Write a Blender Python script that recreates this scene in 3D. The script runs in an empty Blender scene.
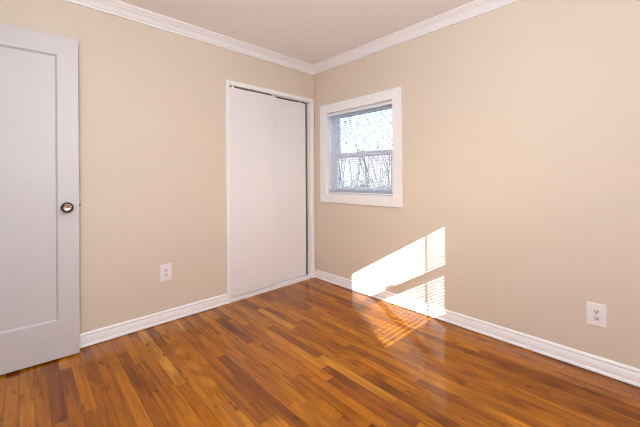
import bpy, bmesh, math, random
from mathutils import Vector, Matrix, Quaternion

# ------------------------------------------------------------------ camera, sky, sun, exposure
S = bpy.context.scene
COL = S.collection
S.view_settings.view_transform = 'Standard'
S.view_settings.look = 'None'
S.view_settings.exposure = 0.0
S.view_settings.gamma = 1.0
S.view_settings.use_curve_mapping = False
try:
    S.cycles.use_denoising = True
    S.cycles.max_bounces = 14
    S.cycles.filter_width = 1.1
    S.cycles.use_adaptive_sampling = False
    S.cycles.diffuse_bounces = 10
    S.cycles.transparent_max_bounces = 24
    S.cycles.sample_clamp_indirect = 5.0
    S.cycles.caustics_reflective = False
    S.cycles.caustics_refractive = False
    S.cycles.blur_glossy = 1.0
except Exception:
    pass

CAM = Vector((-2.426, -2.6612, 1.1464))
YAW, ROLL, FPX, V0 = 0.7576, -0.0056, 312.2, 177.74
cd = bpy.data.cameras.new('camera')
cam = bpy.data.objects.new('camera', cd)
COL.objects.link(cam)
cd.sensor_fit = 'HORIZONTAL'
cd.sensor_width = 36.0
cd.lens = FPX / 640.0 * 36.0
cd.shift_y = (V0 - 213.5) / 640.0
cd.clip_start = 0.02
cam.matrix_world = (Matrix.Translation(CAM) @ Matrix.Rotation(-YAW, 4, 'Z')
                    @ Matrix.Rotation(math.pi / 2, 4, 'X') @ Matrix.Rotation(ROLL, 4, 'Z'))
S.camera = cam

SUN_DIR = Vector((0.75, 1.0, -0.61)).normalized()
w = bpy.data.worlds.new('sky')
S.world = w
w.use_nodes = True
wn = w.node_tree
wn.nodes.clear()
sky = wn.nodes.new('ShaderNodeTexSky')
sky.sky_type = 'NISHITA'
sky.sun_disc = False
sky.sun_elevation = math.radians(26)
sky.sun_rotation = math.radians(217)
sky.dust_density = 2.5
sky.ozone_density = 1.0
bg = wn.nodes.new('ShaderNodeBackground')
bg.inputs['Strength'].default_value = 0.72
wo = wn.nodes.new('ShaderNodeOutputWorld')
wn.links.new(sky.outputs[0], bg.inputs['Color'])
wn.links.new(bg.outputs[0], wo.inputs['Surface'])

sl = bpy.data.lights.new('sun', 'SUN')
sl.energy = 22.0
sl.angle = math.radians(0.25)
sl.color = (1.0, 0.98, 0.97)
sun = bpy.data.objects.new('sun', sl)
COL.objects.link(sun)
sun.rotation_euler = SUN_DIR.to_track_quat('-Z', 'Y').to_euler()
sun.location = (-4, -6, 6)

FILL_GLOBE_WATTS = 36.0                   # fill light in the added hanging globe, out of view
FILL_LAMP_WATTS = 75.0              # fill light in the added floor lamp behind the viewpoint
FILL_COLOR = (0.80, 0.895, 1.0)

# ------------------------------------------------------------------ room measures
HC = 2.41            # ceiling
XL, YB = -2.95, -3.11  # left wall, back wall (window wall on the right is x = 0, closet wall is y = 0)
TH = 0.16            # wall thickness
random.seed(7)

# ------------------------------------------------------------------ materials
def mat(name):
    m = bpy.data.materials.new(name)
    m.use_nodes = True
    nt = m.node_tree
    return m, nt, nt.nodes['Principled BSDF']

def lk(nt, a, b):
    nt.links.new(a, b)

def paint(name, col, rough=0.5, bump=0.0, scale=120.0, var=0.0, metal=0.0, spec=0.5):
    m, nt, p = mat(name)
    p.inputs['Roughness'].default_value = rough
    p.inputs['Metallic'].default_value = metal
    p.inputs['Specular IOR Level'].default_value = spec
    p.inputs['Base Color'].default_value = (*col, 1)
    tc = nt.nodes.new('ShaderNodeTexCoord')
    if var:
        n = nt.nodes.new('ShaderNodeTexNoise')
        n.inputs['Scale'].default_value = 3.0
        n.inputs['Detail'].default_value = 4.0
        lk(nt, tc.outputs['Object'], n.inputs['Vector'])
        mx = nt.nodes.new('ShaderNodeMix')
        mx.data_type = 'RGBA'
        mx.inputs['A'].default_value = (*[c * (1 - var) for c in col], 1)
        mx.inputs['B'].default_value = (*[min(1, c * (1 + var)) for c in col], 1)
        lk(nt, n.outputs['Fac'], mx.inputs['Factor'])
        lk(nt, mx.outputs['Result'], p.inputs['Base Color'])
    if bump:
        n2 = nt.nodes.new('ShaderNodeTexNoise')
        n2.inputs['Scale'].default_value = scale
        n2.inputs['Detail'].default_value = 3.0
        lk(nt, tc.outputs['Object'], n2.inputs['Vector'])
        b = nt.nodes.new('ShaderNodeBump')
        b.inputs['Strength'].default_value = bump
        b.inputs['Distance'].default_value = 0.002
        lk(nt, n2.outputs['Fac'], b.inputs['Height'])
        lk(nt, b.outputs['Normal'], p.inputs['Normal'])
    return m

M_WALL = paint('beige_wall_paint', (0.655, 0.568, 0.472), 0.62, 0.0, 160, 0.015, spec=0.3)
M_CEIL = paint('ceiling_paint', (0.88, 0.855, 0.845), 0.8, 0.08, 140, 0.01, spec=0.2)
M_TRIM = paint('white_trim_paint', (0.84, 0.83, 0.845), 0.38, 0.05, 60)
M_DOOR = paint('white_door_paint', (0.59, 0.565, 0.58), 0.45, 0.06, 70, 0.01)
M_CLOSET = paint('closet_door_paint', (0.78, 0.76, 0.775), 0.5, 0.05, 60, 0.01)
M_CLOSETSHADE = paint('closet_interior_shade', (0.10, 0.08, 0.065), 0.8)  # shade of the unlit closet put into the wall colour
M_SASH = paint('white_vinyl', (0.82, 0.85, 0.92), 0.35)  # white vinyl with the blue cast of the sky put into its colour
M_BLIND = paint('white_blind_enamel', (0.75, 0.77, 0.83), 0.4)
M_CORD = paint('blind_cord', (0.75, 0.74, 0.72), 0.8)
M_PLASTIC = paint('white_outlet_plastic', (0.80, 0.77, 0.78), 0.35)
M_FACE = paint('outlet_face_plastic', (0.74, 0.71, 0.71), 0.4)
M_SLOT = paint('outlet_slot_dark', (0.015, 0.015, 0.017), 0.7)
M_STEEL = paint('screw_steel', (0.6, 0.59, 0.57), 0.3, metal=1.0)
M_BRONZE = paint('aged_bronze', (0.13, 0.085, 0.06), 0.33, 0.1, 40, 0.1, metal=0.9)
M_NICKEL = paint('worn_nickel', (0.55, 0.48, 0.42), 0.25, metal=1.0)
M_GRASS = paint('dry_grass', (0.075, 0.075, 0.06), 0.95, 0.6, 8, 0.25)
M_HILL = paint('bare_woods', (0.155, 0.155, 0.16), 0.95, 1.0, 0.6, 0.3)
M_BARK = paint('grey_bark', (0.035, 0.035, 0.05), 0.9, 0.5, 30, 0.2)
M_TWIG = paint('pale_twigs', (0.06, 0.06, 0.07), 0.9, 0.3, 30, 0.2)
M_LEAFRED = paint('russet_leaves', (0.25, 0.08, 0.06), 0.7, var=0.2)
M_LEAFPALE = paint('pale_leaves', (0.10, 0.105, 0.10), 0.7, var=0.25)
M_ROOF = paint('blue_grey_roofing', (0.10, 0.11, 0.15), 0.8, 0.2, 30, 0.1)
M_SIDING = paint('pale_siding', (0.22, 0.22, 0.24), 0.8, 0.1, 10)

def glass_mat():
    m = bpy.data.materials.new('window_glass')
    m.use_nodes = True
    nt = m.node_tree
    nt.nodes.clear()
    o = nt.nodes.new('ShaderNodeOutputMaterial')
    t = nt.nodes.new('ShaderNodeBsdfTransparent')
    t.inputs['Color'].default_value = (0.95, 0.965, 0.97, 1)
    g = nt.nodes.new('ShaderNodeBsdfGlossy')
    g.inputs['Roughness'].default_value = 0.02
    f = nt.nodes.new('ShaderNodeFresnel')
    ge = nt.nodes.new('ShaderNodeNewGeometry')
    mr = nt.nodes.new('ShaderNodeMapRange')      # leaving the pane the ratio is the inverse
    mr.inputs['To Min'].default_value = 1.45
    mr.inputs['To Max'].default_value = 1.0 / 1.45
    lk(nt, ge.outputs['Backfacing'], mr.inputs['Value'])
    lk(nt, mr.outputs['Result'], f.inputs['IOR'])
    mx = nt.nodes.new('ShaderNodeMixShader')
    lk(nt, f.outputs[0], mx.inputs[0])
    lk(nt, t.outputs[0], mx.inputs[1])
    lk(nt, g.outputs[0], mx.inputs[2])
    lk(nt, mx.outputs[0], o.inputs['Surface'])
    return m
M_GLASS = glass_mat()

def floor_mat():
    m, nt, p = mat('oak_strip_floor')
    N = nt.nodes
    def math_(op, a, b=None, c=None):
        n = N.new('ShaderNodeMath')
        n.operation = op
        for i, v in enumerate((a, b, c)):
            if v is None:
                continue
            if isinstance(v, (int, float)):
                n.inputs[i].default_value = v
            else:
                lk(nt, v, n.inputs[i])
        return n.outputs[0]
    def white(dim, **kw):
        n = N.new('ShaderNodeTexWhiteNoise')
        n.noise_dimensions = dim
        for k, v in kw.items():
            lk(nt, v, n.inputs[k])
        return n
    def comb(x, y, z):
        n = N.new('ShaderNodeCombineXYZ')
        for i, v in enumerate((x, y, z)):
            if isinstance(v, (int, float)):
                n.inputs[i].default_value = v
            else:
                lk(nt, v, n.inputs[i])
        return n.outputs[0]
    def ramp(fac, stops):
        n = N.new('ShaderNodeValToRGB')
        cr = n.color_ramp
        while len(cr.elements) < len(stops):
            cr.elements.new(0.5)
        for e, (pos, c) in zip(cr.elements, stops):
            e.position = pos
            e.color = (*c, 1)
        lk(nt, fac, n.inputs[0])
        return n.outputs[0]
    tc = N.new('ShaderNodeTexCoord')
    sp = N.new('ShaderNodeSeparateXYZ')
    lk(nt, tc.outputs['Object'], sp.inputs[0])
    x, y = sp.outputs[0], sp.outputs[1]
    W = 0.057
    xr = math_('DIVIDE', x, W)
    row = math_('FLOOR', xr)
    fx = math_('FRACT', xr)
    r1 = white('1D', W=row)
    r2 = white('1D', W=math_('ADD', row, 71.3))
    L = math_('MULTIPLY_ADD', r1.outputs['Value'], 0.75, 0.48)
    py = math_('DIVIDE', math_('MULTIPLY_ADD', r2.outputs['Value'], 7.0, y), L)
    idx = math_('FLOOR', py)
    fy = math_('FRACT', py)
    bid = white('2D', Vector=comb(row, idx, 0.0))
    rv = bid.outputs['Value']
    bid2 = white('2D', Vector=comb(math_('ADD', row, 13.7), idx, 0.0))
    rv2 = bid2.outputs['Value']
    base = ramp(rv, [(0.0, (0.190, 0.052, 0.002)), (0.18, (0.270, 0.080, 0.0025)), (0.45, (0.330, 0.106, 0.003)),
                     (0.80, (0.375, 0.128, 0.004)), (0.95, (0.42, 0.153, 0.007)), (1.0, (0.48, 0.20, 0.016))])
    # grain: long streaks along the strip, shifted for each board
    g1 = N.new('ShaderNodeTexNoise')
    g1.inputs['Scale'].default_value = 1.0
    g1.inputs['Detail'].default_value = 6.0
    g1.inputs['Roughness'].default_value = 0.6
    g1.inputs['Distortion'].default_value = 0.6
    lk(nt, comb(math_('MULTIPLY', x, 90.0), math_('MULTIPLY', y, 5.0), math_('MULTIPLY', rv2, 40.0)), g1.inputs['Vector'])
    gr = ramp(g1.outputs['Fac'], [(0.26, (0.52, 0.44, 0.38)), (0.43, (0.92, 0.90, 0.88)), (0.58, (1.06, 1.06, 1.06)), (0.72, (1.40, 1.46, 1.5))])
    # broad cathedral figure
    wv = N.new('ShaderNodeTexWave')
    wv.wave_type = 'RINGS'
    wv.inputs['Scale'].default_value = 1.4
    wv.inputs['Distortion'].default_value = 5.0
    wv.inputs['Detail'].default_value = 2.0
    lk(nt, comb(math_('MULTIPLY', x, 14.0), math_('MULTIPLY', y, 1.1), math_('MULTIPLY', rv2, 23.0)), wv.inputs['Vector'])
    wr = ramp(wv.outputs['Fac'], [(0.0, (0.74, 0.68, 0.62)), (0.5, (1.0, 1.0, 1.0)), (1.0, (1.12, 1.12, 1.12))])
    # knots and dark mineral streaks
    k = N.new('ShaderNodeTexNoise')
    k.inputs['Scale'].default_value = 1.0
    k.inputs['Detail'].default_value = 2.0
    lk(nt, comb(math_('MULTIPLY', x, 34.0), math_('MULTIPLY', y, 9.0), math_('MULTIPLY', rv2, 60.0)), k.inputs['Vector'])
    kr = ramp(k.outputs['Fac'], [(0.22, (0.36, 0.29, 0.24)), (0.34, (0.9, 0.88, 0.86)), (0.42, (1, 1, 1))])
    def mul(a, b, fac=1.0):
        n = N.new('ShaderNodeMix')
        n.data_type = 'RGBA'
        n.blend_type = 'MULTIPLY'
        n.inputs['Factor'].default_value = fac
        lk(nt, a, n.inputs['A'])
        lk(nt, b, n.inputs['B'])
        return n.outputs['Result']
    col = mul(mul(mul(base, gr), wr), kr)
    # joints
    ex = math_('MINIMUM', fx, math_('SUBTRACT', 1.0, fx))
    ex = math_('MULTIPLY', ex, W)
    ey = math_('MULTIPLY', math_('MINIMUM', fy, math_('SUBTRACT', 1.0, fy)), L)
    e = math_('MINIMUM', ex, ey)
    seam = ramp(math_('DIVIDE', e, 0.0022), [(0.0, (0.34, 0.30, 0.26)), (0.6, (0.9, 0.9, 0.9)), (1.0, (1, 1, 1))])
    col = mul(col, seam)
    lk(nt, col, p.inputs['Base Color'])
    p.inputs['IOR'].default_value = 1.38
    p.inputs['Specular IOR Level'].default_value = 0.5
    rr = N.new('ShaderNodeMapRange')
    lk(nt, g1.outputs['Fac'], rr.inputs['Value'])
    rr.inputs['To Min'].default_value = 0.08
    rr.inputs['To Max'].default_value = 0.17
    lk(nt, rr.outputs['Result'], p.inputs['Roughness'])
    hn = math_('ADD', math_('MULTIPLY', g1.outputs['Fac'], 0.25), math_('MINIMUM', math_('DIVIDE', e, 0.003), 1.0))
    b = N.new('ShaderNodeBump')
    b.inputs['Strength'].default_value = 0.12
    b.inputs['Distance'].default_value = 0.0006
    lk(nt, hn, b.inputs['Height'])
    lk(nt, b.outputs['Normal'], p.inputs['Normal'])
    return m
M_FLOOR = floor_mat()

# ------------------------------------------------------------------ mesh helpers
def box(bm, lo, hi, mtx=None):
    vs = []
    for i in range(8):
        v = Vector((hi[0] if i & 1 else lo[0], hi[1] if i & 2 else lo[1], hi[2] if i & 4 else lo[2]))
        vs.append(bm.verts.new(mtx @ v if mtx else v))
    for f in ((0, 2, 3, 1), (4, 5, 7, 6), (0, 1, 5, 4), (2, 6, 7, 3), (0, 4, 6, 2), (1, 3, 7, 5)):
        bm.faces.new([vs[i] for i in f])

def loops(bm, rings, closed=True, cap=True):
    """skin a list of equal-length point rings"""
    R = [[bm.verts.new(Vector(p)) for p in r] for r in rings]
    n = len(R[0])
    for a, b in zip(R, R[1:]):
        for i in range(n if closed else n - 1):
            j = (i + 1) % n
            bm.faces.new((a[i], a[j], b[j], b[i]))
    if cap:
        bm.faces.new(R[0][::-1])
        bm.faces.new(R[-1])

def lathe(bm, prof, mtx, n=28):
    """prof: (radius, height) pairs along local z"""
    rings = []
    for r, z in prof:
        rings.append([mtx @ Vector((max(r, 1e-5) * math.cos(2 * math.pi * i / n), max(r, 1e-5) * math.sin(2 * math.pi * i / n), z))
                      for i in range(n)])
    loops(bm, rings)

def tube(bm, pts, rads, n=6):
    rings = []
    up = Vector((0.3, 0.2, 1)).normalized()
    for i, p in enumerate(pts):
        d = (pts[min(i + 1, len(pts) - 1)] - pts[max(i - 1, 0)])
        d = d.normalized() if d.length > 1e-6 else Vector((0, 0, 1))
        a = d.cross(up if abs(d.dot(up)) < 0.97 else Vector((1, 0, 0))).normalized()
        b = d.cross(a)
        rings.append([p + (a * math.cos(2 * math.pi * k / n) + b * math.sin(2 * math.pi * k / n)) * rads[i] for k in range(n)])
    loops(bm, rings)

def link(name, bm, m, parent=None, smooth=False, bevel=0.0, segs=2):
    bmesh.ops.recalc_face_normals(bm, faces=bm.faces)
    me = bpy.data.meshes.new(name)
    bm.to_mesh(me)
    bm.free()
    me.materials.append(m)
    if smooth:
        for p in me.polygons:
            p.use_smooth = True
        try:
            me.set_sharp_from_angle(angle=math.radians(38))
        except Exception:
            pass
    o = bpy.data.objects.new(name, me)
    COL.objects.link(o)
    if parent:
        o.parent = parent
    if bevel:
        b = o.modifiers.new('bevel', 'BEVEL')
        b.width = bevel
        b.segments = segs
        b.limit_method = 'ANGLE'
    return o

def empty(name, mtx=None):
    o = bpy.data.objects.new(name, None)
    o.empty_display_size = 0.1
    COL.objects.link(o)
    if mtx:
        o.matrix_world = mtx
    return o

def thing(o, label, cat, group=None):
    o['label'] = label
    o['category'] = cat
    if group:
        o['group'] = group
    return o

def struct(o, label=None):
    o['kind'] = 'structure'
    if label:
        o['label'] = label
    return o

def boxes(name, lst, m, parent=None, bevel=0.0):
    bm = bmesh.new()
    for lo, hi in lst:
        box(bm, lo, hi)
    return link(name, bm, m, parent, bevel=bevel)

# ------------------------------------------------------------------ window measures (local: u along wall, v up, w outward)
# right-hand window, in the x = 0 wall; opening between y = -0.21 and y = -1.07
WR = dict(u0=0.207, u1=1.068, z0=0.968, z1=1.855)
# back window, in the wall behind the camera; x runs from its left end
WB = dict(u0=1.165, u1=2.098, z0=0.972, z1=1.862)

# ------------------------------------------------------------------ room shell
HX = -4.05     # end wall of the hallway beyond the open door
f = boxes('floor', [((HX, YB - TH, -0.12), (TH, 0.75, 0.0))], M_FLOOR)
struct(f, 'glossy orange brown oak strip floor')
c = boxes('ceiling', [((HX, YB - TH, HC), (TH, 0.75, HC + 0.14))], M_CEIL)
struct(c, 'pale smooth ceiling')
r = WR
wr = boxes('wall_right', [((0, YB - TH, 0), (TH, -r['u1'], HC)), ((0, -r['u0'], 0), (TH, 0.75, HC)),
                          ((0, -r['u1'], 0), (TH, -r['u0'], r['z0'])), ((0, -r['u1'], r['z1']), (TH, -r['u0'], HC))], M_WALL)
struct(wr, 'beige painted wall with the window')
r = WB
wb = boxes('wall_back', [((XL - TH, YB - TH, 0), (-r['u1'], YB, HC)), ((-r['u0'], YB - TH, 0), (0, YB, HC)),
                         ((-r['u1'], YB - TH, 0), (-r['u0'], YB, r['z0'])), ((-r['u1'], YB - TH, r['z1']), (-r['u0'], YB, HC))], M_WALL)
struct(wb, 'beige wall behind the viewpoint')
CX0, CX1, CZ = -1.062, -0.052, 2.012     # closet opening
wf = boxes('wall_front', [((HX, 0, 0), (CX0, 0.05, HC)), ((CX1, 0, 0), (0, 0.05, HC)), ((CX0, 0, CZ), (CX1, 0.05, HC))], M_WALL)
struct(wf, 'beige painted wall with the closet')
DY0, DY1, DZ = -0.84, -0.045, 2.075       # doorway in the left wall
wl = boxes('wall_left', [((XL - TH, YB, 0), (XL, DY0, HC)), ((XL - TH, DY1, 0), (XL, 0, HC)), ((XL - TH, DY0, DZ), (XL, DY1, HC))], M_WALL)
struct(wl, 'beige wall with the doorway')
wh = boxes('wall_hallway', [((HX - 0.1, -1.6, 0), (HX, 0.05, HC)), ((HX, -1.7, 0), (XL - TH, -1.6, HC))], M_WALL)
struct(wh, 'beige hallway wall beyond the doorway')
wc = boxes('wall_closet', [((-1.5, 0.66, 0), (0, 0.75, HC)), ((-1.6, 0.05, 0), (-1.5, 0.75, HC))], M_CLOSETSHADE)
struct(wc, 'dim inside of the closet')

# ------------------------------------------------------------------ mouldings: a profile run along a wall with mitred ends
BASE = [(0.0, 0.005), (0.019, 0.005), (0.019, 0.014), (0.0165, 0.020), (0.0125, 0.023), (0.0125, 0.070), (0.0095, 0.0745),
        (0.0125, 0.079), (0.0125, 0.085), (0.009, 0.092), (0.004, 0.0965), (0.0, 0.0965)]
CROWN = [(0.0, -0.080), (0.011, -0.080), (0.013, -0.074), (0.011, -0.069), (0.015, -0.066), (0.019, -0.063),
         (0.023, -0.052), (0.031, -0.041), (0.042, -0.032), (0.053, -0.027), (0.055, -0.022), (0.060, -0.020),
         (0.064, -0.014), (0.069, -0.011), (0.076, -0.011), (0.076, 0.0), (0.0, 0.0)]

def run(name, prof, p0, p1, inward, z=0.0, m0=1, m1=1):
    """m0/m1: 1 = inside mitre at that end, 0 = square"""
    p0, p1, n = Vector((*p0, 0)), Vector((*p1, 0)), Vector((*inward, 0))
    d = (p1 - p0).normalized()
    bm = bmesh.new()
    loops(bm, [[p0 + n * a + d * (a * m0) + Vector((0, 0, z + h)) for a, h in prof],
               [p1 + n * a - d * (a * m1) + Vector((0, 0, z + h)) for a, h in prof]])
    return struct(link(name, bm, M_TRIM, smooth=True))

run('baseboard_front', BASE, (-2.80, 0), (-1.0925, 0), (0, -1), 0, 0, 0)['label'] = 'white baseboard under the wall left of the closet'
run('baseboard_right', BASE, (0, 0), (0, YB), (-1, 0))['label'] = 'white baseboard under the window wall'
run('baseboard_back', BASE, (0, YB), (XL, YB), (0, 1))
run('baseboard_left', BASE, (XL, YB), (XL, DY0 - 0.075), (1, 0), 0, 1, 0)
run('trim_1', CROWN, (XL, 0), (0, 0), (0, -1), HC)['label'] = 'white crown moulding above the closet wall'
run('trim_2', CROWN, (0, 0), (0, YB), (-1, 0), HC)['label'] = 'white crown moulding above the window wall'
run('trim_3', CROWN, (0, YB), (XL, YB), (0, 1), HC)
run('trim_4', CROWN, (XL, YB), (XL, 0), (1, 0), HC)

# closet casing, jamb, head track, floor track
t = boxes('trim_5', [((-1.0925, -0.016, 0), (CX0 + 0.004, 0, 2.046)), ((CX1 - 0.004, -0.016, 0), (-0.0125, 0, 2.046)),
                     ((CX0 + 0.004, -0.016, CZ - 0.004), (CX1 - 0.004, 0, 2.046))], M_TRIM, bevel=0.003)
struct(t, 'narrow white casing around the closet opening')
t = boxes('trim_6', [((CX0, 0.0, 0), (CX0 + 0.008, 0.05, CZ)), ((CX1 - 0.012, 0.0, 0), (CX1, 0.05, CZ)),
                     ((CX0 + 0.008, 0.0, CZ - 0.006), (CX1 - 0.012, 0.05, CZ))], M_TRIM, bevel=0.001)
struct(t, 'white jamb lining the closet opening')
bm = bmesh.new()
box(bm, (CX0 + 0.008, -0.004, 0.0), (CX1 - 0.012, 0.080, 0.033))
for yy in (0.003, 0.037, 0.072):
    box(bm, (CX0 + 0.008, yy, 0.033), (CX1 - 0.012, yy + 0.002, 0.036))
struct(link('trim_7', bm, M_TRIM, bevel=0.0015), 'white sill track under the sliding closet doors')
# doorway casing and jamb on the left wall
cs = 0.07
t = boxes('trim_8', [((XL, DY0 - cs, 0), (XL + 0.016, DY0, DZ + cs)), ((XL, DY0, DZ), (XL + 0.016, DY1, DZ + cs)),
                     ((XL, DY1, 0.1), (XL + 0.004, -0.02, DZ + cs))], M_TRIM, bevel=0.002)
struct(t, 'white casing around the doorway in the left wall')
t = boxes('trim_9', [((XL - TH, DY0, 0), (XL, DY0 + 0.012, DZ)), ((XL - TH, DY0 + 0.012, DZ - 0.012), (XL, DY1, DZ))], M_TRIM)
struct(t, 'white jamb inside the left doorway')

# ------------------------------------------------------------------ windows
def make_window(n, mtx, r, label, blind_label, stile=0.055, tilt=0.0, gap=0.012, rails=None, fr=0.028):
    """local axes: x = u along the wall, y = outward (w), z up; mtx takes them to the world"""
    u0, u1, z0, z1 = r['u0'], r['u1'], r['z0'], r['z1']
    rails = rails or dict(bot=1.034, meet0=1.368, meet1=1.412, top=1.804)
    root = struct(empty('window_%d' % n, mtx), label)
    root['category'] = 'window'
    # flat casing, with a thin back band round it
    cw, cd_ = 0.090, 0.018
    o = boxes('casing', [((u0 - cw, -cd_, z0 - cw), (u0 + 0.003, 0, z1 + cw)), ((u1 - 0.003, -cd_, z0 - cw), (u1 + cw, 0, z1 + cw)),
                         ((u0 + 0.003, -cd_, z1 - 0.003), (u1 - 0.003, 0, z1 + cw)), ((u0 + 0.003, -cd_, z0 - cw), (u1 - 0.003, 0, z0 + 0.003))],
              M_TRIM, root, bevel=0.0025)
    # jamb lining
    boxes('jamb', [((u0, 0, z0), (u0 + 0.008, 0.075, z1)), ((u1 - 0.008, 0, z0), (u1, 0.075, z1)),
                   ((u0 + 0.008, 0, z1 - 0.008), (u1 - 0.008, 0.075, z1)), ((u0 + 0.008, 0, z0), (u1 - 0.008, 0.075, z0 + 0.008))], M_TRIM, root)
    # vinyl frame with the two sash channels
    fw = fr
    bm = bmesh.new()
    for a, b in ((u0, u0 + fw), (u1 - fw, u1)):
        box(bm, (a, 0.072, z0), (b, 0.155, z1))
    box(bm, (u0 + fw, 0.072, z1 - 0.022), (u1 - fw, 0.155, z1))
    box(bm, (u0 + fw, 0.072, z0), (u1 - fw, 0.155, z0 + 0.02))
    for a, b in ((u0 + fw, u0 + fw + 0.010), (u1 - fw - 0.010, u1 - fw)):
        box(bm, (a, 0.108, z0 + 0.02), (b, 0.113, z1 - 0.022))
    link('window_frame', bm, M_SASH, root, bevel=0.002)
    a, b = u0 + fw, u1 - fw
    st = stile
    # lower sash (inner), upper sash (outer)
    for nm, w0, zz in (('lower', 0.080, (z0 + 0.02, rails['bot'], rails['meet0'], rails['meet1'])),
                       ('upper', 0.114, (rails['meet0'], rails['meet1'], rails['top'], z1 - 0.022))):
        w1 = w0 + 0.028
        e = 0.0005 if nm == 'lower' else 0.0
        sash = boxes('sash', [((a + e, w0, zz[0]), (a + st, w1, zz[3])), ((b - st, w0, zz[0]), (b - e, w1, zz[3])),
                              ((a + st, w0, zz[2]), (b - st, w1, zz[3])), ((a + st, w0, zz[0]), (b - st, w1, zz[1]))], M_SASH, root, bevel=0.0025)
        boxes('glass_pane', [((a + st - 0.003, w0 + 0.012, zz[1] - 0.003), (b - st + 0.003, w0 + 0.016, zz[2] + 0.003))], M_GLASS, sash)
    lkx = (a + b) / 2
    boxes('sash_lock', [((lkx - 0.03, 0.072, rails['meet1'] - 0.004), (lkx + 0.03, 0.096, rails['meet1'] + 0.010))], M_SASH, root, bevel=0.003)
    boxes('outside_casing', [((u0 - 0.05, TH, z0 - 0.05), (u0, TH + 0.02, z1 + 0.05)), ((u1, TH, z0 - 0.05), (u1 + 0.05, TH + 0.02, z1 + 0.05)),
                             ((u0, TH, z1), (u1, TH + 0.02, z1 + 0.05)), ((u0, TH, z0 - 0.05), (u1, TH + 0.02, z0))], M_TRIM, root)
    # ---- the blind: inside the opening, near the room
    bl = thing(empty('window_blind', mtx), blind_label, 'blind')
    b0, b1 = u0 + gap, u1 - gap
    zc = 0.026
    bm = bmesh.new()
    box(bm, (b0, 0.004, z1 - 0.040), (b1, 0.044, z1 - 0.010))
    link('headrail', bm, M_BLIND, bl, bevel=0.003)
    for s in (0, 1):
        boxes('end_cap', [(((b0 - 0.003) if s == 0 else b1, 0.003, z1 - 0.041), (b0 if s == 0 else b1 + 0.003, 0.045, z1 - 0.009))],
              M_SASH if s == 0 else M_SLOT, bl)
    pitch, width = r.get('pitch', 0.0215), 0.025
    ztop, zbot = z1 - 0.052, z0 + 0.058
    ns = int((ztop - zbot) / pitch) + 1
    bm = bmesh.new()
    arc = []
    for i in range(7):
        q = i / 6 - 0.5
        arc.append((q * width, 0.0028 * (1 - 4 * q * q)))
    th = 0.0004
    ringA = [(b0 + 0.004, zc + yy, hh) for yy, hh in arc] + [(b0 + 0.004, zc + yy, hh - th) for yy, hh in reversed(arc)]
    ca, sa = math.cos(tilt), math.sin(tilt)
    def rot(pt):
        x_, y_, z_ = pt
        y_ -= zc
        return (x_, zc + y_ * ca - z_ * sa, y_ * sa + z_ * ca)
    ringA = [rot(pt) for pt in ringA]
    loops(bm, [ringA, [(b1 - 0.004, pt[1], pt[2]) for pt in ringA]])
    s0 = link('slat', bm, M_BLIND, bl, smooth=True)
    s0.location = (0, 0, ztop)
    for i in range(1, ns):
        c_ = s0.copy()
        COL.objects.link(c_)
        c_.parent = bl
        c_.location = (0, 0, ztop - i * pitch)
    for i in range(6):                       # spare slats lying on the bottom rail
        c_ = s0.copy()
        COL.objects.link(c_)
        c_.parent = bl
        c_.location = (0, 0, z0 + 0.0285 + i * 0.0034)
    bm = bmesh.new()
    box(bm, (b0 + 0.003, zc - 0.013, z0 + 0.012), (b1 - 0.003, zc + 0.013, z0 + 0.027))
    link('bottom_rail', bm, M_BLIND, bl, bevel=0.004)
    for q in r.get('cords', (0.16, 0.84)):
        uu = b0 + (b1 - b0) * q
        bm = bmesh.new()
        for w_ in (zc - 0.0135, zc + 0.0135):
            tube(bm, [Vector((uu, w_, z0 + 0.02)), Vector((uu, w_, z1 - 0.035))], [0.0009, 0.0009], 5)
        tube(bm, [Vector((uu + 0.006, zc, z0 + 0.02)), Vector((uu + 0.006, zc, z1 - 0.035))], [0.0009, 0.0009], 5)
        link('ladder_cord', bm, M_CORD, bl)
    bm = bmesh.new()
    wu, wlen, wrad = r.get('wand', (0.048, 0.50, 0.0032))
    tube(bm, [Vector((b0 + wu + 0.002, 0.000, z1 - 0.03)), Vector((b0 + wu, -0.004, z1 - 0.06)), Vector((b0 + wu, -0.004, z1 - wlen))],
         [wrad * 0.7, wrad, wrad], 8)
    link('tilt_wand', bm, M_SASH, bl)
    return root, bl

# right wall: u = -y, outward = +x
MR = Matrix(((0, 1, 0, 0), (-1, 0, 0, 0), (0, 0, 1, 0), (0, 0, 0, 1)))
make_window(1, MR, WR, 'small white double hung window in the right wall', 'white mini blind lowered over the window beside the closet', tilt=math.radians(0))
# back wall: u = -x, outward = -y
MB_ = Matrix(((-1, 0, 0, 0), (0, -1, 0, YB), (0, 0, 1, 0), (0, 0, 0, 1)))
WB['pitch'] = 0.026
WB['cords'] = (0.13, 0.87)
WB['wand'] = (0.120, 0.82, 0.0062)
make_window(2, MB_, WB, 'white double hung window in the back wall', 'white mini blind with tilted slats in the back wall window', tilt=math.radians(7),
            rails=dict(bot=1.066, meet0=1.414, meet1=1.462, top=1.803))

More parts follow.
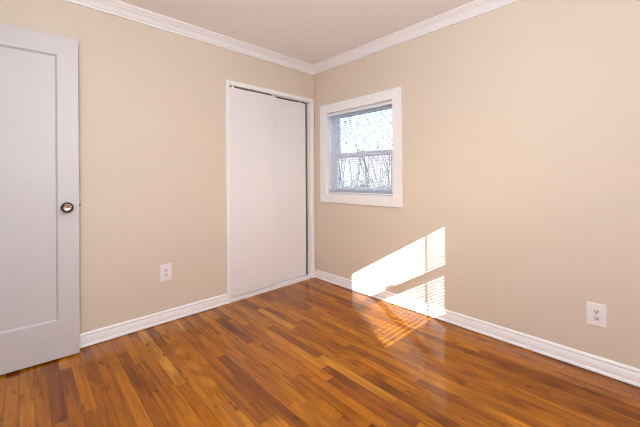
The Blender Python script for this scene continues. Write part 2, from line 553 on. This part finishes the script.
# ------------------------------------------------------------------ open panel door (hinged at the left wall, standing almost against the closet wall)
A = Vector((XL, -0.043, 0.0))
B = Vector((-2.169, -0.093, 0.0))
dd = (B - A).normalized()
nn = Vector((dd.y, -dd.x, 0))            # towards the room
MD = Matrix(((dd.x, nn.x, 0, A.x), (dd.y, nn.y, 0, A.y), (0, 0, 1, 0), (0, 0, 0, 1)))
DWID, DTOP, DBOT, DTH = (B - A).length, 2.055, 0.012, 0.034
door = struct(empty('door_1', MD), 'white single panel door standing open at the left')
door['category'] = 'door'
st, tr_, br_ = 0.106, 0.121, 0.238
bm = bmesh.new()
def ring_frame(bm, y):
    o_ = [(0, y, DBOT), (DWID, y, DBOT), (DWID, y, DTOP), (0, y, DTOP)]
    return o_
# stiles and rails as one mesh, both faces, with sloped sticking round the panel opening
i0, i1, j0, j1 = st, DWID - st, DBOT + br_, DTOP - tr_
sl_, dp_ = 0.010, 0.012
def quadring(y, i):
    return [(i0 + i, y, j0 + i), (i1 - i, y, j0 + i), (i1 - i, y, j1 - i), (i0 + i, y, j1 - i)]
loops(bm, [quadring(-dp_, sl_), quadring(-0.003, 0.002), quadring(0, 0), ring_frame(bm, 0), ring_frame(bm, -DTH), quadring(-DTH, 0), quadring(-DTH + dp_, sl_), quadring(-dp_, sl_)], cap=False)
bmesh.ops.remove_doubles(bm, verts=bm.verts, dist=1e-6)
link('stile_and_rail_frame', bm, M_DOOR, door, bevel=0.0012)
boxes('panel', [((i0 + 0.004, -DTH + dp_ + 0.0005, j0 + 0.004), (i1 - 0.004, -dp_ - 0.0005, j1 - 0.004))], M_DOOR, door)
ks, kz = 0.722, 0.968
MK = Matrix.Translation((ks, 0, kz)) @ Matrix.Rotation(-math.pi / 2, 4, 'X')
bm = bmesh.new()
lathe(bm, [(0, 0.0), (0.029, 0.0), (0.030, 0.002), (0.027, 0.005), (0.018, 0.008), (0.012, 0.011), (0, 0.011)], MK)
ro = link('rosette', bm, M_BRONZE, door, smooth=True)
bm = bmesh.new()
lathe(bm, [(0, 0.008), (0.011, 0.010), (0.010, 0.026), (0.014, 0.032), (0.025, 0.036), (0.0315, 0.042), (0.0325, 0.047), (0.030, 0.053), (0.025, 0.0565),
           (0.0245, 0.0555), (0, 0.0555)], MK, 36)
kn = link('door_knob', bm, M_BRONZE, door, smooth=True)
bm = bmesh.new()
lathe(bm, [(0, 0.053), (0.0235, 0.0555), (0.0225, 0.058), (0.018, 0.0605), (0.011, 0.0585), (0, 0.0575)], MK, 36)
link('knob_face', bm, M_NICKEL, kn, smooth=True)
bm = bmesh.new()
lathe(bm, [(0, 0.055), (0.0062, 0.057), (0.006, 0.0605), (0, 0.061)], MK, 20)
link('keyhole_button', bm, M_BRONZE, kn, smooth=True)
boxes('latch_plate', [((DWID - 0.0005, -0.029, kz - 0.028), (DWID + 0.0012, -0.004, kz + 0.028))], M_NICKEL, door)
boxes('latch_bolt', [((DWID, -0.023, kz + 0.000), (DWID + 0.009, -0.010, kz + 0.014))], M_BRONZE, door, bevel=0.002)
for z in (0.25, 1.05, 1.85):
    bm = bmesh.new()
    lathe(bm, [(0, -0.045), (0.006, -0.045), (0.006, 0.045), (0, 0.045)], Matrix.Translation((0.004, 0.007, z)), 12)
    link('hinge', bm, M_BRONZE, door, smooth=True)

# ------------------------------------------------------------------ sliding closet doors
def sliding(n, x0, x1, y0, ztop, label, hangers):
    root = struct(empty('door_%d' % n, Matrix.Translation((x0, y0, 0))), label)
    root['category'] = 'closet door'
    wd = x1 - x0
    boxes('door_slab', [((0, 0, 0.040), (wd, 0.024, ztop))], M_CLOSET, root, bevel=0.004)
    for hx in hangers:
        boxes('roller_hanger', [((hx - 0.012, 0.004, ztop - 0.005), (hx + 0.012, 0.010, CZ + 0.004))], M_TRIM, root)
    return root
d2 = sliding(2, CX0 + 0.011, -0.545, 0.005, 1.992, 'left sliding closet door overlapping in front of its neighbour', (0.040, 0.488))
bm = bmesh.new()
lathe(bm, [(0, 0.0), (0.020, 0.0), (0.0205, 0.0012), (0.0190, 0.0022), (0.0165, 0.0016), (0.0155, 0.0006), (0, 0.0006)],
      Matrix.Translation((0.040, -0.0002, 0.985)) @ Matrix.Rotation(math.pi / 2, 4, 'X'), 24)
link('finger_pull', bm, M_CLOSET, d2, smooth=True)
sliding(3, -0.585, CX1 - 0.036, 0.047, 1.994, 'right sliding closet door behind the left one', (0.085, 0.42))
hd = struct(boxes('trim_10', [((CX0 - 0.02, 0.052, CZ + 0.010), (CX1 + 0.01, 0.080, CZ + 0.03))], M_TRIM), 'track above the sliding closet doors')

# ------------------------------------------------------------------ wall outlets
def outlet(mtx, label):
    """local: x along wall, y into the room, z up, origin at plate centre"""
    root = thing(empty('wall_outlet', mtx), label, 'outlet', 'duplex wall outlets')
    W2, H2 = 0.0445, 0.0665
    bm = bmesh.new()
    def rr(i, y):
        return [(-W2 + i, y, -H2 + i), (W2 - i, y, -H2 + i), (W2 - i, y, H2 - i), (-W2 + i, y, H2 - i)]
    loops(bm, [rr(0, 0.0002), rr(0, 0.0025), rr(0.0045, 0.0062)])
    pl = link('cover_plate', bm, M_PLASTIC, root, bevel=0.001)
    for s in (1, -1):
        zc = 0.0195 * s
        bm = bmesh.new()
        ring = []
        for i in range(32):
            t_ = 2 * math.pi * i / 32
            ring.append((0.0172 * math.cos(t_), max(-0.0135, min(0.0135, 0.0172 * math.sin(t_))) + zc))
        loops(bm, [[(a, 0.004, b) for a, b in ring], [(a, 0.0075, b) for a, b in ring], [(a * 0.96, 0.0082, zc + (b - zc) * 0.96) for a, b in ring]])
        rc = link('receptacle', bm, M_FACE, root)
        for q, hh in ((-0.0064, 0.0048), (0.0064, 0.0040)):
            boxes('slot', [((q - 0.0020, 0.0076, zc + 0.003 - hh), (q + 0.0020, 0.0086, zc + 0.003 + hh))], M_SLOT, rc)
        bm = bmesh.new()
        lathe(bm, [(0, 0.0), (0.0038, 0.0), (0.0038, 0.001), (0, 0.001)],
              Matrix.Translation((0, 0.0076, zc - 0.0078)) @ Matrix.Rotation(-math.pi / 2, 4, 'X'), 14)
        link('ground_hole', bm, M_SLOT, rc)
    bm = bmesh.new()
    lathe(bm, [(0, 0.0), (0.0034, 0.0), (0.0030, 0.0014), (0, 0.0018)], Matrix.Translation((0, 0.006, 0)) @ Matrix.Rotation(-math.pi / 2, 4, 'X'), 14)
    link('screw', bm, M_STEEL, root, smooth=True)
outlet(Matrix.Translation((-1.6115, 0, 0.398)) @ Matrix.Rotation(math.pi, 4, 'Z'), 'white outlet low on the wall between the open door and the closet')
outlet(Matrix.Translation((0, -2.443, 0.337)) @ Matrix.Rotation(math.pi / 2, 4, 'Z'), 'white outlet low on the right wall above the baseboard')

# ------------------------------------------------------------------ added fill light: unseen hanging globe, above and behind the picture
lt = thing(empty('fill_globe_light', Matrix.Translation((-1.95, -2.1, HC))), 'added fill light, a clear glass globe hanging unseen from the ceiling', 'fill light')
bm = bmesh.new()
lathe(bm, [(0, 0), (0.062, 0), (0.064, -0.012), (0.050, -0.024), (0.008, -0.028), (0.006, -0.150), (0, -0.150)], Matrix.Identity(4), 32)
link('canopy_and_stem', bm, M_NICKEL, lt, smooth=True)
bm = bmesh.new()
lathe(bm, [(0, -0.145), (0.036, -0.147), (0.050, -0.158), (0.052, -0.182), (0, -0.182)], Matrix.Identity(4), 32)
link('globe_holder', bm, M_NICKEL, lt, smooth=True)
bm = bmesh.new()
prof = []
for i in range(15):
    t_ = math.pi * (0.09 + 0.91 * i / 14)
    prof.append((0.145 * math.sin(t_), -0.315 + 0.145 * math.cos(t_)))
lathe(bm, [(0, prof[0][1])] + prof, Matrix.Identity(4), 40)
link('glass_globe', bm, M_GLASS, lt, smooth=True)
pl_ = bpy.data.lights.new('fill_globe_bulb', 'POINT')
pl_.energy = FILL_GLOBE_WATTS
pl_.shadow_soft_size = 0.11
pl_.color = FILL_COLOR
plo = bpy.data.objects.new('fill_globe_bulb', pl_)
COL.objects.link(plo)
plo.parent = lt
plo.location = (0, 0, -0.325)

# ------------------------------------------------------------------ floor lamp added to brighten the room, unseen behind the viewpoint
fl = thing(empty('fill_floor_lamp', Matrix.Translation((-2.72, -2.86, 0))), 'added bronze fill lamp with a clear glass globe in the corner behind the viewpoint', 'floor lamp')
bm = bmesh.new()
lathe(bm, [(0, 0), (0.125, 0), (0.128, 0.008), (0.118, 0.018), (0.03, 0.028), (0.014, 0.045), (0, 0.045)], Matrix.Identity(4), 40)
link('base', bm, M_BRONZE, fl, smooth=True)
bm = bmesh.new()
lathe(bm, [(0, 0.04), (0.012, 0.04), (0.012, 1.37), (0.03, 1.385), (0.045, 1.40), (0.045, 1.415), (0, 1.415)], Matrix.Identity(4), 20)
link('pole', bm, M_BRONZE, fl, smooth=True)
bm = bmesh.new()
prof = []
for i in range(15):
    t_ = math.pi * (0.90 - 0.90 * i / 14)
    prof.append((0.135 * math.sin(t_), 1.535 + 0.135 * math.cos(t_)))
lathe(bm, [(0, prof[0][1])] + prof, Matrix.Identity(4), 40)
link('glass_globe', bm, M_GLASS, fl, smooth=True)
tl = bpy.data.lights.new('fill_floor_lamp_bulb', 'POINT')
tl.energy = FILL_LAMP_WATTS
tl.shadow_soft_size = 0.10
tl.color = FILL_COLOR
tlo = bpy.data.objects.new('fill_floor_lamp_bulb', tl)
COL.objects.link(tlo)
tlo.parent = fl
tlo.location = (0, 0, 1.54)

# ------------------------------------------------------------------ outside the right-hand window
GZ = -0.55
bm = bmesh.new()
n = 24
pts = {}
for i in range(n + 1):
    for j in range(n + 1):
        x_, y_ = -40 + 110 * i / n, -40 + 110 * j / n
        h = 0.25 * math.sin(x_ * 0.11) * math.cos(y_ * 0.09)
        pts[i, j] = bm.verts.new((x_, y_, GZ - 0.25 + h))
for i in range(n):
    for j in range(n):
        bm.faces.new((pts[i, j], pts[i + 1, j], pts[i + 1, j + 1], pts[i, j + 1]))
struct(link('ground', bm, M_GRASS, smooth=True), 'dry grass outside the window')

# wooded rise closing the view
bm = bmesh.new()
rng = random.Random(3)
rows = []
for j in range(9):
    ring = []
    for i in range(61):
        a = math.radians(-8 + 76 * i / 60)
        rr_ = 58 + 5 * j
        hh = 10.0 * math.sin(math.pi / 2 * j / 8) * (0.95 + 0.10 * math.sin(i * 0.41) * math.cos(i * 0.17)) + rng.uniform(-0.35, 0.35)
        ring.append(bm.verts.new((CAM.x + rr_ * math.cos(a), CAM.y + rr_ * math.sin(a), GZ - 0.6 + hh)))
    rows.append(ring)
for a, b in zip(rows, rows[1:]):
    for i in range(60):
        bm.faces.new((a[i], a[i + 1], b[i + 1], b[i]))
struct(link('hillside', bm, M_HILL, smooth=True), 'grey brown wooded rise far outside the window')

def grow(bm, leaves, p, d, length, rad, depth, rng, spread=0.6, segs=4, leafp=0.0, kids=3, bias=0.25, leafsize=0.05):
    pts, rads = [p.copy()], [rad]
    q = p.copy()
    dr = d.copy()
    for s in range(segs):
        dr = (dr + Vector((rng.uniform(-1, 1), rng.uniform(-1, 1), rng.uniform(-0.5, 1) * bias * 2)) * 0.14).normalized()
        q = q + dr * (length / segs)
        pts.append(q.copy())
        rads.append(rad * (1 - 0.55 * (s + 1) / segs))
    tube(bm, pts, rads, 6 if depth > 1 else 4)
    if leaves is not None and depth <= 1 and leafp:
        for pp in pts[1:]:
            if rng.random() < leafp:
                for _ in range(3):
                    leaves.append(pp + Vector((rng.gauss(0, 0.09), rng.gauss(0, 0.09), rng.gauss(0, 0.09))))
    if depth == 0:
        return
    for k in range(kids):
        i = rng.randint(max(1, segs // 2), segs)
        ax = Vector((rng.uniform(-1, 1), rng.uniform(-1, 1), rng.uniform(-0.3, 0.6)))
        nd = (dr * (1 - spread * 0.5) + ax.normalized() * spread + Vector((0, 0, bias))).normalized()
        grow(bm, leaves, pts[i], nd, length * rng.uniform(0.55, 0.8), rads[i] * 0.62, depth - 1, rng, spread, segs, leafp, kids, bias, leafsize)

def leaf_mesh(leaves, rng, size):
    bm = bmesh.new()
    for c_ in leaves:
        a = Vector((rng.uniform(-1, 1), rng.uniform(-1, 1), rng.uniform(-1, 1))).normalized()
        b = a.orthogonal().normalized()
        s = size * rng.uniform(0.6, 1.3)
        n_ = a.cross(b) * s * 0.15
        vs = [bm.verts.new(c_ - a * s), bm.verts.new(c_ + b * s * 0.45 + n_), bm.verts.new(c_ + a * s), bm.verts.new(c_ - b * s * 0.45 + n_)]
        bm.faces.new(vs)
    return bm

def tree(name, label, cat, loc, seed, h, rad, depth, bark, kids=3, spread=0.6, leafm=None, leafp=0.0, leafsize=0.05, stems=1, group=None, lean=(0, 0), bias=0.25):
    rng = random.Random(seed)
    root = thing(empty(name, Matrix.Translation(loc)), label, cat, group)
    bm = bmesh.new()
    lv = []
    for s in range(stems):
        d = Vector((lean[0] + (rng.uniform(-0.5, 0.5) if stems > 1 else 0), lean[1] + (rng.uniform(-0.5, 0.5) if stems > 1 else 0), 1)).normalized()
        o_ = Vector((rng.uniform(-0.25, 0.25), rng.uniform(-0.25, 0.25), 0)) if stems > 1 else Vector((0, 0, 0))
        grow(bm, lv, o_, d, h, rad, depth, rng, spread, 5, leafp, kids, bias, leafsize)
    link('trunk_and_branches', bm, bark, root, smooth=True)
    if lv and leafm:
        link('foliage', leaf_mesh(lv, rng, leafsize), leafm, root)
    return root

def at(px, dist):
    """place along the sight line through column px, at a distance across the yard"""
    a = (px - 320) / FPX
    fx, fy = math.sin(YAW), math.cos(YAW)
    d = Vector((fx + a * fy, fy - a * fx, 0))
    q = CAM + d * dist
    return (q.x, q.y, GZ - 0.25)

tree('bare_tree', 'bare grey tree with a forked trunk outside the window', 'tree', at(371, 10), 5, 2.3, 0.05, 4, M_BARK, kids=3, spread=0.5, lean=(0.02, 0.02), bias=0.45)
tree('russet_tree', 'tree with russet leaves outside at the right of the window', 'tree', at(389, 13), 11, 2.3, 0.05, 4, M_BARK, kids=3, spread=0.55, leafm=M_LEAFRED, leafp=0.05, leafsize=0.07, bias=0.4)
tree('twiggy_shrub', 'pale twiggy shrub outside, seen low at the left of the window', 'shrub', at(345, 6.6), 21, 0.95, 0.014, 3, M_TWIG, stems=6, kids=3, spread=0.6, leafm=M_LEAFPALE, leafp=0.6, leafsize=0.03, bias=0.5)
tree('twiggy_shrub', 'pale twiggy shrub outside, seen low at the middle of the window', 'shrub', at(362, 9.0), 22, 1.05, 0.014, 3, M_TWIG, stems=6, kids=3, spread=0.6, leafm=M_LEAFPALE, leafp=0.6, leafsize=0.03, bias=0.5)
tree('twiggy_shrub', 'pale twiggy shrub outside, seen low at the right of the window', 'shrub', at(390, 7.4), 23, 0.95, 0.014, 3, M_TWIG, stems=6, kids=3, spread=0.6, leafm=M_LEAFPALE, leafp=0.6, leafsize=0.03, bias=0.5)
for i, (px, ds) in enumerate(((346, 20), (378, 23), (356, 27), (392, 28), (366, 32), (340, 34), (384, 36), (352, 40))):
    tree('bare_tree', 'bare tree in the woods far beyond the window', 'tree', at(px, ds), 40 + i, 1.2 + 0.085 * ds, 0.05 + 0.001 * ds, 4, M_TWIG, kids=3, spread=0.6,
         leafm=M_LEAFPALE, leafp=0.12, leafsize=0.10, group='bare trees in the woods beyond the window', bias=0.3)
# low outbuilding among the trees
q = at(384, 17)
sh = thing(empty('shed', Matrix.Translation(q) @ Matrix.Rotation(-YAW, 4, 'Z')), 'low shed with a blue grey roof outside beyond the shrubs', 'shed')
boxes('wall', [((-1.2, -0.8, 0), (1.2, 0.8, 1.0))], M_SIDING, sh)
bm = bmesh.new()
loops(bm, [[(-1.35, -1.0, 0.95), (-1.35, 0, 1.30), (-1.35, 1.0, 0.95), (-1.35, 1.0, 1.01), (-1.35, 0, 1.37), (-1.35, -1.0, 1.01)],
           [(1.35, -1.0, 0.95), (1.35, 0, 1.30), (1.35, 1.0, 0.95), (1.35, 1.0, 1.01), (1.35, 0, 1.37), (1.35, -1.0, 1.01)]])
link('roof', bm, M_ROOF, sh)
